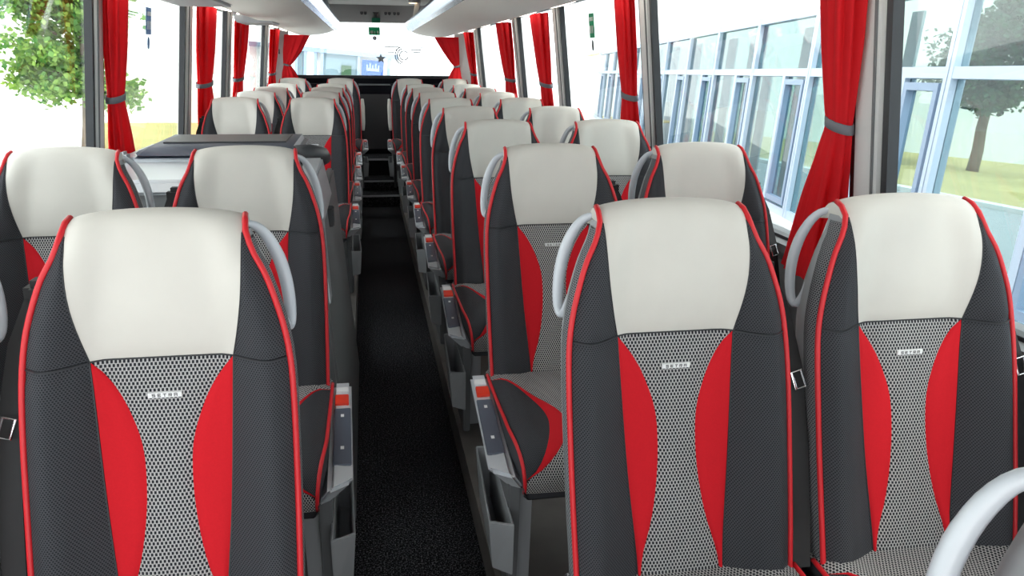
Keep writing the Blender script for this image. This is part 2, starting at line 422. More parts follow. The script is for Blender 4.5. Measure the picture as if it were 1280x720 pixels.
IN_ = [(0, .078), (sz(.62), .074), (sz(.70), .052), (sz(.77), .040), (sz(.84), .036), (sz(.90), .041), (sz(.965), .064), (sz(1.0), .085), (SEAM, .1095)]
def Id(s): return interp(IN_, s)
LETTERS = {'S': [(0,0,1,.2),(.8,.2,1,.4),(0,.4,1,.6),(0,.6,.2,.8),(0,.8,1,1)], 'E': [(0,0,.2,1),(.2,0,1,.2),(.2,.4,.9,.6),(.2,.8,1,1)],
           'T': [(.4,0,.6,.8),(0,.8,1,1)], 'R': [(0,0,.2,1),(.2,.8,1,1),(.8,.5,1,.8),(.2,.4,1,.55),(.6,0,.9,.4)], 'A': [(0,0,.2,1),(.8,0,1,1),(.2,.8,.8,1),(.2,.35,.8,.5)],
           'M': [(0,0,.2,1),(.8,0,1,1),(.2,.6,.45,.9),(.55,.6,.8,.9),(.42,.4,.58,.75)], 'N': [(0,0,.2,1),(.8,0,1,1),(.2,.6,.45,.95),(.4,.3,.6,.7),(.55,.05,.8,.4)],
           'O': [(0,0,.2,1),(.8,0,1,1),(.2,0,.8,.2),(.2,.8,.8,1)]}

def make_seat(side, console, bin_=True):
    """side +1: the aisle is on the seat's -x hand; -1: mirrored"""
    M = side < 0
    root = empty('coach_seat')
    # --- backrest shell: loft of the outline and the back
    sh = MB(); rings = []; N = 26
    for j in range(N+1):
        s = lerp(0, TOPS, j/N); w = Wd(s); y0, z0 = surf(w, s); yb = PF(s)[0]; th = .115 if s < SEAM else lerp(.115, .095, (s-SEAM)/(TOPS-SEAM))
        half = [(w-.004, y0+.012, z0), (w+.003, y0+.05, z0), (w-.004, yb+.055, z0), (w-.028, yb+th-.012, z0-.004), (w*.55, yb+th, z0-.006), (0, yb+th+.004, z0-.006)]
        rings.append(half+[(-x, y, z) for x, y, z in half[-2::-1]])
    n = len(rings[0])
    sh.add([p for r in rings for p in r], [(j*n+i, (j+1)*n+i, (j+1)*n+i+1, j*n+i+1) for j in range(N) for i in range(n-1)]+[tuple(range(n))])
    back = sh.build('backrest', 'grey_plastic', root, smooth=True, mirror=M, auto=1.0)
    for sg in (1, -1):      # woven cloth on the flanks
        def fl_(u, v, sg=sg):
            s = lerp(.02, TOPS-.01, v); w = Wd(s); y0, z0 = surf(w, s)
            return (sg*(w+.001+.006*math.sin(PI*u)), lerp(y0+.004, y0+.05, u), z0)
        MB().grid(fl_, 4, 26, lambda u, v: (u*.05, v*.8), flip=sg < 0).build('flank_cover', 'mesh_cloth', back, smooth=True, mirror=M)
    hc = patch(lambda s: -Cd(s), Cd, SEAM, END, 20, 30, .005)
    for sg in (1, -1):      # close the ends of the roll over the top
        pts = []
        for k in range(9):
            s = lerp(TOPS-.002, END, k/8); y, z = surf(.137, s); pts.append((sg*.1365, y, z))
        hc.add(pts, [tuple(range(9)) if sg > 0 else tuple(range(8, -1, -1))])
    hc.build('headrest_cover', 'cream', back, smooth=True, mirror=M, auto=.9)
    for sg in (1, -1):
        if sg > 0: a, b, c, d, e, g = Cd, Wd, Id, Od, Od, Wd
        else: a, b, c, d, e, g = (lambda s: -Wd(s)), (lambda s: -Cd(s)), (lambda s: -Od(s)), (lambda s: -Id(s)), (lambda s: -Wd(s)), (lambda s: -Od(s))
        patch(a, b, SEAM, TOPS+.004, 8, 14, .005).build('shoulder_panel', 'dark_cloth', back, smooth=True, mirror=M)
        patch(c, d, 0, SEAM, 6, 26, .005).build('red_insert', 'red_cloth', back, smooth=True, mirror=M)
        patch(e, g, 0, SEAM, 10, 22, .007).build('side_bolster', 'dark_cloth', back, smooth=True, mirror=M)
        pts = []
        for k in range(41):
            s = lerp(0, TOPS+.045, k/40); w = Wd(s); y, z = surf(w, s); pts.append((sg*(w+.0015), y-.002, z+.001))
        MB().tube(pts, .0052, 8).build('piping', 'red_piping', back, smooth=True, mirror=M)
    patch(lambda s: -Id(s), Id, 0, SEAM, 14, 30, .005).build('center_panel', 'pattern_cloth', back, smooth=True, mirror=M)
    sm = MB()
    for sg in (1, -1): sm.tube([(sg*x, surf(x, SEAM)[0]-.0015, surf(x, SEAM)[1]) for x in [lerp(.112, Wd(SEAM)-.004, k/10) for k in range(11)]], .0022, 5)
    sm.tube([(x, surf(x, SEAM)[0]-.0008, surf(x, SEAM)[1]) for x in [lerp(-.109, .109, k/12) for k in range(13)]], .0016, 5)
    for sg in (1, -1):
        sm.tube([(sg*Od(q), surf(Od(q), q)[0]-.0006, surf(Od(q), q)[1]) for q in [lerp(.1, SEAM, k/16) for k in range(17)]], .0016, 5)
        sm.tube([(sg*Cd(q), surf(Cd(q), q)[0]-.0006, surf(Cd(q), q)[1]) for q in [lerp(SEAM, TOPS, k/12) for k in range(13)]], .0012, 5)
    sm.build('seam', 'rubber', back, mirror=M)
    # badge with the raised word
    s0 = sz(.972); y, z = surf(0, s0); bd = MB()
    bd.box(-.026, .026, y-.0085, y-.003, z-.0042, z+.0042, mi=0)
    for i, ch in enumerate('SETRA'):
        xx = -.0195+i*.0085
        for x0, z0, x1, z1 in LETTERS[ch]:
            X0, X1 = xx+x0*.005, xx+x1*.005
            if M: X0, X1 = -X0, -X1
            bd.box(min(X0, X1), max(X0, X1), y-.0092, y-.0084, z-.0026+z0*.0052, z-.0026+z1*.0052, mi=1)
    bd.build('badge', ['white_badge', 'ink'], back, mirror=M)
    # grab handle on the aisle side of the shoulder
    hp = [(-.126, .060, 1.228), (-.146, .072, 1.222), (-.163, .080, 1.200), (-.178, .084, 1.165), (-.188, .082, 1.125), (-.193, .074, 1.085), (-.194, .060, 1.055),
          (-.191, .044, 1.048), (-.184, .036, 1.075), (-.172, .036, 1.115), (-.157, .042, 1.160), (-.138, .050, 1.205)]
    rad = [.005, .0075, .009, .010, .010, .0095, .0085, .007, .0045, .004, .004, .0045]
    hq, rq, K = [], [], len(hp)
    for i in range(K):
        p0, p1, p2, p3 = [Vector(hp[(i+d) % K]) for d in (-1, 0, 1, 2)]
        for t in (0, 1/3, 2/3):
            hq.append(.5*((2*p1)+(p2-p0)*t+(2*p0-5*p1+4*p2-p3)*t*t+(3*p1-p0-3*p2+p3)*t**3)); rq.append(lerp(rad[i], rad[(i+1) % K], t))
    hp, rad = hq, rq
    MB().tube(hp, rad, 10, closed=True, flat=1.2).build('grab_handle', 'handle_grey', root, smooth=True, mirror=M)
    # --- cushion
    CP = [(-.12, .602), (-.20, .598), (-.30, .597), (-.42, .600), (-.52, .603), (-.58, .598), (-.62, .580), (-.638, .552), (-.640, .520), (-.625, .485)]
    cc = [0]
    for i in range(1, len(CP)): cc.append(cc[-1]+math.dist(CP[i], CP[i-1]))
    cy = [(c, p[0]) for c, p in zip(cc, CP)]; cz = [(c, p[1]) for c, p in zip(cc, CP)]; L = cc[-1]
    def CW(s): return .213-.022*sstep(.38, L, s)
    def csurf(x, s, pl):
        t = abs(x)/CW(s); k = sstep(L, .30, s) if s > .3 else 1
        zz = interp(cz, s)+.020*(sstep(.45, .8, t)-.75*sstep(.82, 1.0, t))*k+pl*k; yy = interp(cy, s)-pl*(1-k)
        return (x, yy, zz)
    sa, sb = .075, .56
    def lobe(s):
        if s <= sa or s >= sb: return 0
        t = (s-sa)/(sb-sa); return .115*math.sin(PI*t)**.65
    def cres(s):
        if s <= sa or s >= sb: return 0
        t = (s-sa)/(sb-sa); return .055*math.sin(PI*t)**.8*(.35+.9*t)
    def cp(lf, rf, s0, s1, nu, nv, pil=.004):
        def fn(u, v):
            s = lerp(s0, s1, v); x = lerp(lf(s), rf(s), u); return csurf(x, s, pil*(1-abs(2*u-1)**6))
        return MB().grid(fn, nu, nv, lambda u, v: (lerp(lf(lerp(s0, s1, v)), rf(lerp(s0, s1, v)), u), -lerp(s0, s1, v)), flip=True)
    def b1(s): return CW(s)-lobe(s)
    def b2(s): return CW(s)-lobe(s)-cres(s)
    cs = MB(); rings = []
    for j in range(17):
        s = lerp(0, L, j/16); w = CW(s); _, y, z = csurf(w, s, 0); zb = max(.47, z-.10)
        rings.append([(-w, y, z), (-w-.003, y, (z+zb)/2), (-w+.01, y+.01, zb-.0), (w-.01, y+.01, zb), (w+.003, y, (z+zb)/2), (w, y, z)])
    cs.add([p for r in rings for p in r], [(j*6+i, (j+1)*6+i, (j+1)*6+i+1, j*6+i+1) for j in range(16) for i in range(5)])
    cush = cs.build('seat_cushion', 'dark_cloth', root, smooth=True, mirror=M, auto=.9)
    cp(lambda s: -b2(s), b2, 0, L, 18, 36).build('cushion_center', 'pattern_cloth', cush, smooth=True, mirror=M)
    for sg in (1, -1):
        if sg > 0: cp(b1, CW, sa, sb, 8, 26).build('cushion_bolster', 'dark_cloth', cush, smooth=True, mirror=M); cp(b2, b1, sa, sb, 4, 26).build('red_insert', 'red_cloth', cush, smooth=True, mirror=M)
        else: cp(lambda s: -CW(s), lambda s: -b1(s), sa, sb, 8, 26).build('cushion_bolster', 'dark_cloth', cush, smooth=True, mirror=M); cp(lambda s: -b1(s), lambda s: -b2(s), sa, sb, 4, 26).build('red_insert', 'red_cloth', cush, smooth=True, mirror=M)
        pts = []
        for k in range(31):
            s = lerp(.03, L, k/30); x, y, z = csurf(CW(s), s, 0); pts.append((sg*(x+.001), y-.001, z+.002))
        MB().tube(pts, .0048, 8).build('piping', 'red_piping', cush, smooth=True, mirror=M)
    # --- under-frame
    MB().box(-.19, .19, -.56, -.16, .445, .50).build('seat_pan', 'dark_plastic', root, mirror=M, bevel=.012)
    for x in (-.165, .165):
        MB().hexa([(x-.022, -.46, .12), (x+.022, -.46, .12), (x+.022, -.22, .12), (x-.022, -.22, .12)],
                  [(x-.022, -.50, .46), (x+.022, -.50, .46), (x+.022, -.16, .46), (x-.022, -.16, .46)]).build('leg', 'grey_plastic', root, mirror=M, bevel=.006)
    # --- belt on the far shoulder
    bl = MB(); bp = [(.206, .05, 1.12), (.228, .01, 1.05), (.236, -.045, .95), (.238, -.09, .82), (.236, -.13, .68), (.228, -.16, .60)]
    for i in range(len(bp)-1):
        a, b = bp[i], bp[i+1]
        bl.hexa([(b[0]-.018, b[1], b[2]), (b[0]+.018, b[1], b[2]), (b[0]+.018, b[1]+.004, b[2]), (b[0]-.018, b[1]+.004, b[2])],
                [(a[0]-.018, a[1], a[2]), (a[0]+.018, a[1], a[2]), (a[0]+.018, a[1]+.004, a[2]), (a[0]-.018, a[1]+.004, a[2])])
    belt = bl.build('seat_belt', 'belt', root, mirror=M)
    MB().box(.180, .226, .035, .085, 1.09, 1.145).build('belt_guide', 'belt', belt, mirror=M, bevel=.012)
    k = MB().tube([(.223, -.060, .948), (.240, -.062, .954), (.248, -.072, .925), (.231, -.070, .919)], .0028, 6, closed=True)
    k.build('buckle_tongue', 'chrome', belt, mirror=M)
    if console:
        c = MB().hexa([(-.222, -.60, .49), (-.185, -.62, .49), (-.205, -.18, .49), (-.225, -.18, .49)],
                      [(-.283, -.600, .545), (-.222, -.655, .548), (-.215, -.15, .612), (-.270, -.15, .612)])
        co = c.build('armrest', 'silver', root, mirror=M, bevel=.013)
        def top(a, b, y0, y1, z, mi, name):
            # slab lying on the sloped top of the armrest between lateral shares a..b
            def pt(u, y, dz):
                t = (y+.17)/-.46; xo = lerp(-.270, -.281, t); xi = lerp(-.215, -.221, t); zz = lerp(.612, .548, t)
                return (lerp(xo, xi, u), y, zz+dz)
            MB().hexa([pt(a, y0, -.004), pt(b, y0, -.004), pt(b, y1, -.004), pt(a, y1, -.004)], [pt(a, y0, z), pt(b, y0, z), pt(b, y1, z), pt(a, y1, z)]).build(name, mi, co, mirror=M, bevel=.0015)
        top(.2, .85, -.28, -.235, .006, 'button_red', 'release_button')
        top(.12, .88, -.55, -.30, .0025, 'panel_gloss', 'control_panel')
        top(.4, .6, -.345, -.33, .0035, 'white_badge', 'recline_symbol'); top(.4, .6, -.49, -.475, .0035, 'white_badge', 'light_symbol')
        top(.2, .8, -.215, -.19, .0025, 'white_badge', 'seat_number')
        MB().hexa([(-.215, -.52, .12), (-.19, -.52, .12), (-.19, -.20, .12), (-.215, -.20, .12)], [(-.222, -.58, .50), (-.19, -.58, .50), (-.205, -.19, .50), (-.222, -.19, .50)]).build('side_plate', 'mid_plastic', root, mirror=M, bevel=.004)
        # open litter bin below
        b = MB(); o_ = [(-.275, -.60), (-.218, -.64), (-.215, -.25), (-.262, -.25)]
        zt = [.40, .41, .43, .43]
        bot = [(x*1.0+.012 if i in (0, 3) else x, y*.97, .255) for i, (x, y) in enumerate(o_)]; topq = [(x, y, z) for (x, y), z in zip(o_, zt)]
        cx = sum(p[0] for p in o_)/4; cyy = sum(p[1] for p in o_)/4
        inn = [(cx+(x-cx)*.80, cyy+(y-cyy)*.95, z) for x, y, z in topq]; innb = [(cx+(x-cx)*.74, cyy+(y-cyy)*.92, .27) for x, y, z in bot]
        v = bot+topq+inn+innb
        f = [(3,2,1,0)]+[(i, (i+1) % 4, 4+(i+1) % 4, 4+i) for i in range(4)]+[(4+i, 4+(i+1) % 4, 8+(i+1) % 4, 8+i) for i in range(4)]+[(8+i, 8+(i+1) % 4, 12+(i+1) % 4, 12+i) for i in range(4)]+[(12,13,14,15)]
        b.add(v, f); b.build('litter_bin', 'grey_plastic', root, mirror=M, bevel=.003)
    index_kids(root)
    return root
PROTO = {(sd, cs): make_seat(sd, cs) for sd in (1, -1) for cs in (True, False)}
used = {}
ORD = ['', 'front', 'second', 'third', 'fourth', 'fifth', 'sixth', 'seventh', 'eighth', 'last']
def seat(sd, cs, x, y, z, label, group):
    key = (sd, cs)
    if key not in used: o = PROTO[key]; used[key] = 1
    else: o = copy_tree(PROTO[key])
    o.location = (x, y, z); tag(o, label, 'seat', group); return o
XA, XWN = .437, .907
for k in range(1, 10):
    y = ROW1+(k-1)*ROWP; dz = .03 if k == 9 else 0; dx = -.06 if k == 9 else 0
    nm = '%s row' % ORD[k]
    rr = [1, -1] if k in (3, 4) else [1, -1]
    for sd in (1, -1):
        if sd < 0 and k in (3, 4): continue
        a = 'right' if sd > 0 else 'left'
        kk = nm
        if sd < 0 and k >= 5: kk = '%s row behind the console' % ['first', 'second', 'third', 'fourth', 'last'][k-5]
        if k == 9: kk = 'rearmost row'
        seat(sd, True, sd*(XA+dx), y, dz, 'coach seat directly %s of the aisle, %s' % (a, kk), 'coach seats beside the aisle')
        seat(sd, False, sd*(XWN+(dx*.3 if k == 9 else 0)), y, dz, 'coach seat beside the %s windows, %s' % (a, kk), 'coach seats beside the windows')
seat(1, True, .492, .36, 0, 'blurred closest coach seat, only its handle showing in the lower right corner', 'coach seats beside the aisle')
# upright armrests of the rearmost seats
for sd in (1, -1):
    t = MB().tube([(sd*.155, 9.36, .72), (sd*.150, 9.38, .80), (sd*.148, 9.42, .98), (sd*.150, 9.45, 1.06)], [.018, .022, .022, .016], 8, flat=1.3)
    tag(t.build('raised_armrest', 'rack_cream', smooth=True), 'slim pale armrest folded upright beside the %s rearmost aisle seat' % ('right' if sd > 0 else 'left'), 'armrest', 'upright armrests at the rear')

# ------------------------------------------------------------------ galley console by the middle door, left side
t = empty('galley_console', (-.7, 3.2, .12)); tag(t, 'grey galley console with dark padded top behind the second left seat row', 'console')
def loc(b, o=(-.7, 3.2, .12)):
    b.v = [(x-o[0], y-o[1], z-o[2]) for x, y, z in b.v]; return b
loc(MB().hexa([(-1.18, 3.30, .12), (-.30, 3.30, .12), (-.30, 3.95, .12), (-1.18, 3.95, .12)], [(-1.08, 3.40, 1.115), (-.38, 3.40, 1.115), (-.38, 3.95, 1.115), (-1.08, 3.95, 1.115)])).build('console_body', 'console_silver', t, bevel=.01)
loc(MB().hexa([(-1.03, 3.36, 1.112), (-.36, 3.36, 1.112), (-.36, 3.98, 1.112), (-1.03, 3.98, 1.112)], [(-.99, 3.44, 1.152), (-.38, 3.44, 1.152), (-.38, 3.95, 1.158), (-.99, 3.95, 1.158)])).build('padded_top', 'console_top', t, bevel=.025, smooth=True, auto=.8)
loc(MB().box(-.94, -.44, 3.56, 3.90, 1.154, 1.160)).build('inlay', 'dark_plastic', t, bevel=.003)
loc(MB().hexa([(-1.15, 2.86, .12), (-.52, 2.86, .12), (-.52, 3.30, .12), (-1.15, 3.30, .12)], [(-1.14, 2.86, 1.05), (-.52, 2.86, 1.05), (-.52, 3.32, 1.05), (-1.14, 3.32, 1.05)])).build('lower_cabinet', 'wall_grey', t)
loc(MB().hexa([(-1.14, 2.84, 1.05), (-.50, 2.84, 1.05), (-.50, 3.34, 1.05), (-1.14, 3.34, 1.05)], [(-1.12, 2.87, 1.098), (-.50, 2.87, 1.098), (-.50, 3.34, 1.104), (-1.12, 3.34, 1.104)])).build('shelf', 'console_silver', t, bevel=.012)
loc(MB().box(-1.06, -1.03, 3.35, 3.42, 1.0, 1.14)).build('end_cap', 'console_silver', t, bevel=.01)
t0 = t; t = empty('aisle_partition', (-.25, 3.0, 0)); tag(t, 'dark grey sloping partition panel beside the aisle behind the second left row', 'partition')
def loc2(b): return loc(b, (-.25, 3.0, 0))
loc2(MB().hexa([(-.235, 2.42, 0), (-.185, 2.42, 0), (-.185, 3.9, 0), (-.235, 3.9, 0)], [(-.30, 2.62, 1.0), (-.265, 2.62, 1.0), (-.265, 3.9, 1.0), (-.30, 3.9, 1.0)])).build('panel', 'mid_plastic', t, bevel=.008)
loc2(MB().hexa([(-.34, 2.60, .97), (-.25, 2.60, .97), (-.25, 3.3, .97), (-.34, 3.3, .97)], [(-.34, 2.66, 1.10), (-.275, 2.66, 1.10), (-.275, 3.20, 1.13), (-.34, 3.20, 1.13)])).build('bracket_cap', 'console_silver', t, bevel=.006)
loc2(MB().hexa([(-.27, 2.58, .72), (-.238, 2.58, .72), (-.238, 2.68, .72), (-.27, 2.68, .72)], [(-.29, 2.60, 1.0), (-.255, 2.60, 1.0), (-.255, 2.76, 1.0), (-.29, 2.76, 1.0)])).build('edge_rail', 'console_silver', t, bevel=.004)
loc2(MB().box(-.275, -.238, 3.08, 3.16, .88, .95)).build('latch', 'ink', t, bevel=.004)
loc(MB().tube([(-.40, 3.45, 1.115), (-.345, 3.47, 1.112), (-.305, 3.56, 1.095), (-.295, 3.72, 1.07)], [.038, .044, .044, .03], 12)).build('padded_corner', 'dark_plastic', t0, smooth=True)

# ------------------------------------------------------------------ curtains
def curtain(name, plane, top, tie, bot, label, seed, group, n=9):
    """a gathered bunch of cloth: top, tie, bot = (centre, width, thickness, z); plane maps (along, depth, z) to the bus"""
    rnd = random.Random(seed); ph = rnd.random()*6; ph2 = rnd.random()*6; zt, z0, z1 = tie[3], bot[3], top[3]
    def sec(z):
        if z >= zt:
            q = (z-zt)/(z1-zt); e = q**.6
            return lerp(tie[0], top[0], q), lerp(tie[1], top[1], e), lerp(tie[2], top[2], e), q
        q = (zt-z)/(zt-z0); e = q**.75
        return lerp(tie[0], bot[0], q), lerp(tie[1], bot[1], e), lerp(tie[2], bot[2], e), q
    def fn(u, v):
        z = lerp(z0, z1, v); c, w, d, q = sec(z); i = 2*PI*u
        am = .07+.15*min(1, q*2.2)
        tw = .5*math.sin(2.2*z+ph2)
        f = 1+am*math.sin(n*i+ph+tw+.8*math.sin(2*i+ph2))+am*.5*math.sin((n//2)*i+ph2-2*z)
        return plane(c+w/2*math.cos(i)*f, d/2*(1+math.sin(i)*f), z)
    cl = MB().grid(fn, 96, 36).build(name, 'red_curtain', smooth=True)
    tag(cl, label, 'curtain', group)
    def ring(u, v):
        i = u*2*PI; return plane(tie[0]+tie[1]*.60*math.cos(i), tie[2]/2*(1+1.24*math.sin(i)), zt+(v-.5)*.026+.012*math.cos(i))
    tbo = MB().grid(ring, 28, 2).build('tieback', 'tie_grey', cl, smooth=True); sm = tbo.modifiers.new('band', 'SOLIDIFY'); sm.thickness = .004
    return cl
def side_plane(sg): return lambda a, d, z: (sg*(XW(z)-.018-d), a, z)
names = ['first', 'second', 'third', 'fourth', 'fifth']
for i, (y, yt, yb, w, tw, bw, d, td, bd) in enumerate(((1.95, 1.975, 2.10, .15, .09, .22, .065, .045, .075), (3.74, 3.74, 3.77, .17, .13, .22, .06, .055, .07),
        (5.57, 5.57, 5.60, .36, .20, .30, .085, .065, .05), (7.0, 7.0, 7.0, .36, .22, .32, .10, .07, .085), (9.5, 9.5, 9.5, .3, .2, .3, .085, .06, .085))):
    curtain('curtain', side_plane(1), (y, w, d, 1.80), (yt, tw, td, 1.345), (yb, bw, bd, .90), 'red curtain on the right windows, %s one from the camera' % ('closest' if i == 0 else names[i]), 3+i, 'red window curtains')
for i, (y, yt, yb, w, tw, bw, d, td, bd) in enumerate(((3.64, 3.68, 3.78, .18, .12, .24, .075, .05, .07), (5.57, 5.58, 5.82, .38, .24, .56, .085, .07, .055),
        (7.06, 7.06, 7.06, .32, .22, .30, .085, .06, .055), (9.55, 9.55, 9.55, .3, .22, .3, .08, .06, .085))):
    curtain('curtain', side_plane(-1), (y, w, d, 1.80), (yt, tw, td, 1.335), (yb, bw, bd, .96), 'red curtain on the left windows, %s one from the camera' % ('closest' if i == 0 else names[i]), 23+i, 'red window curtains')
for sg in (1, -1):
    curtain('curtain', (lambda a, d, z, sg=sg: (sg*a, 10.22-d, z)), (.89, .27, .06, 1.765), (1.02, .08, .05, 1.42), (1.0, .20, .09, 1.24), 'red curtain drawn aside at the %s corner of the rear window' % ('right' if sg > 0 else 'left'), 40+sg, 'rear window curtains')

# ------------------------------------------------------------------ stickers and signs on the glass
def flat(poly, y0, y1): return MB().prism(poly, 1, y0, y1)
def sticker(sg, y, z, m1, label):
    t = empty('exit_sticker', (sg*(XW(z)+.012), y, z)); tag(t, label, 'sticker', 'emergency exit stickers')
    tilt = math.atan(.109)*sg
    t.rotation_euler = (0, -tilt, 0)
    MB().box(-.001, .001, -.05, .05, -.075, .055).build('plate', m1, t)
    b = MB()
    b.box(-sg*.003, -sg*.001, -.03, -.012, -.05, -.01) if sg < 0 else b.box(-.003, -.001, -.03, -.012, -.05, -.01)
    b.box(-.003, .003, .006, .032, -.05, -.01); b.box(-.003, .003, -.035, .035, .015, .035)
    b.build('pictogram', 'white_vinyl', t)
    MB().prism([(.022*math.cos(a*PI/8), -.115+.030*math.sin(a*PI/8)) for a in range(16)], 0, -.001, .001).build('round_mark', 'decal_grey' if sg > 0 else 'sign_blue', t)
sticker(1, 4.53, 1.70, 'sign_green', 'pale green exit sticker with round mark on the second right window')
sticker(-1, 4.44, 1.68, 'sign_blue', 'blue grey exit sticker with round mark on the left window')
def rear_at(y): return y
t = empty('exit_sticker', (.025, 10.652, 1.835)); tag(t, 'green emergency exit sticker at the top of the rear window', 'sticker')
MB().box(-.07, .07, -.002, 0, -.048, .048).build('plate', 'sign_green', t)
b = MB(); b.box(-.05, -.015, -.004, -.002, -.032, .005); b.box(-.002, .012, -.004, -.002, -.034, 0); b.box(.03, .052, -.004, -.002, -.03, .004); b.build('pictogram', 'white_vinyl', t)
t = empty('round_sticker', (.027, 10.652, 1.752)); tag(t, 'small dark round sticker below the green exit sticker', 'sticker')
MB().prism([(.026*math.cos(a*PI/8), .026*math.sin(a*PI/8)) for a in range(16)], 1, -.002, 0).build('disc', 'decal_dark', t)
MB().box(-.006, .006, -.004, -.002, -.012, .018).build('arrow', 'white_badge', t)
t = MB()
pts = []
for i in range(10):
    r = .065 if i % 2 == 0 else .027; q = PI/2+i*PI/5; pts.append((r*math.cos(q), r*math.sin(q)))
t.prism(pts, 1, -.002, 0); t = t.build('star_sticker', 'decal_grey'); t.location = (.095, 10.652, 1.505); tag(t, 'grey five pointed star on the rear window glass', 'sticker')
t = empty('winged_emblem', (.385, 10.652, 1.59)); tag(t, 'faint grey winged ring emblem on the rear window glass', 'emblem')
b = MB()
for r0, a0, a1 in ((.055, .2*PI, 1.9*PI), (.085, .55*PI, 1.45*PI), (.11, .6*PI, 1.4*PI)):
    b.tube([(r0*math.cos(lerp(a0, a1, k/14)), -.001, -.045+r0*math.sin(lerp(a0, a1, k/14))) for k in range(15)], .007, 4)
b.build('ring', 'decal_grey', t)
for sg in (1, -1):
    b = MB()
    for k in range(3):
        b.box(min(sg*(.06+.03*k), sg*(.24-.015*k)), max(sg*(.06+.03*k), sg*(.24-.015*k)), -.002, 0, .052-.032*k, .064-.032*k)
    b.build('wing', 'decal_grey', t)
# marks on the dome over the rear window
for i, x in enumerate((-.10, .185, .29)):
    t = empty('air_nozzle', (x, 10.275, 2.03)); tag(t, 'pair of small dark air nozzles on the rear dome, %s of three' % ['leftmost', 'middle', 'rightmost'][i], 'nozzle', 'nozzles on the rear dome')
    for d in (-.022, .022):
        MB().prism([(d+.018*math.cos(a*PI/6), .022*math.sin(a*PI/6)) for a in range(12)], 1, -.02, .02).build('nozzle', 'ink', t)
t = empty('emergency_hammer', (.045, 10.29, 2.01)); tag(t, 'dark emergency hammer in a green holder above the rear window', 'hammer')
MB().prism([(-.05, .045), (.05, .045), (.015, .005), (.015, -.03), (-.015, -.03), (-.015, .005)], 1, -.03, .0).build('hammer_head', 'ink', t)
MB().box(-.05, .05, -.01, .06, -.085, -.035).build('holder', 'sign_green', t, bevel=.004)

# ------------------------------------------------------------------ outside, in the level frame EXT
def E(mb, name, m_, parent=None, **k): return mb.build(name, m_, parent, xf=EXT, **k)
GZ = -.62
g = E(MB().box(-90, 90, -60, 120, GZ-.4, GZ), 'ground', 'concrete'); tag(g, kind='structure')
r = MB().prism([(2.5, -20), (24, -20), (12.0, 26.9), (6, 60), (2.5, 60)], 2, GZ, GZ+.01); ro = E(r, 'road', 'asphalt'); tag(ro, kind='structure')  # past the office front this surface stands in for reflections in its glass
E(MB().prism([(23.7, -20), (24.2, -20), (12.2, 26.9), (7.2, 45), (6.7, 45), (11.7, 26.9)], 2, GZ, GZ+.12), 'reflected_kerb', 'concrete', ro)  # pale strip added behind the panes for the reflected road edge
l = MB().prism([(24, -20), (60, -20), (60, 16), (20, 42), (5, 52), (7, 45), (12.0, 26.9)], 2, GZ, GZ+.05); tag(E(l, 'lawn', 'reflected_lawn'), kind='structure')  # grass reflected in the office glass, modelled as ground behind it
l = MB().prism([(-5.0, 15.7), (-2, 18.7), (-3.4, 24.2), (-6.6, 21.0)], 2, GZ, GZ+.05); tag(E(l, 'lawn', 'lawn'), kind='structure')
# white hall on the left
t = empty('white_hall'); tag(t, 'tall plain white building behind the lawn outside the left windows', 'building')
E(MB().prism([(-18, 9.63), (-3.6, 24.03), (-10, 32), (-26, 18)], 2, GZ, 9), 'wall', 'white_wall', t)
t = empty('reflected_hall'); tag(t, 'long white building set behind the office glass as its reflection', 'building')
E(MB().prism([(12, 44.5), (48, 22.5), (52, 30), (15, 52)], 2, GZ, 12), 'wall', 'white_wall', t)  # built behind the panes in place of a building reflected in them
# office front on the right
A = .17; P0 = Vector((4, 2, 0)); D = Vector((math.sin(A), math.cos(A), 0)); Nn = Vector((math.cos(A), -math.sin(A), 0))
def fbox(mb, s0, s1, z0, z1, d0=0., d1=.08):
    """box on the facade plane: s along it, d into it"""
    q = [P0+D*s+Nn*d for s, d in ((s0, d0), (s0, d1), (s1, d1), (s1, d0))]
    return mb.hexa([(p.x, p.y, z0) for p in q], [(p.x, p.y, z1) for p in q])
off = empty('office_front'); tag(off, 'white office front with pale blue window frames outside the right windows', 'building')
E(fbox(MB(), -6, 40, 2.62, 9, -.02, .3), 'upper_wall', 'white_wall', off)
E(fbox(MB(), -6, 40, GZ, -.12, -.02, .3), 'base_wall', 'white_wall', off)
E(fbox(MB(), -6, 40, -.12, -.05, -.10, .3), 'sill', 'white_wall', off)
mains = [-3.0, -.4, 2.05, 4.45, 6.1, 7.78, 10.2, 12.63, 15.0, 17.5, 20.0, 22.5, 25.0, 27.5, 30.0]
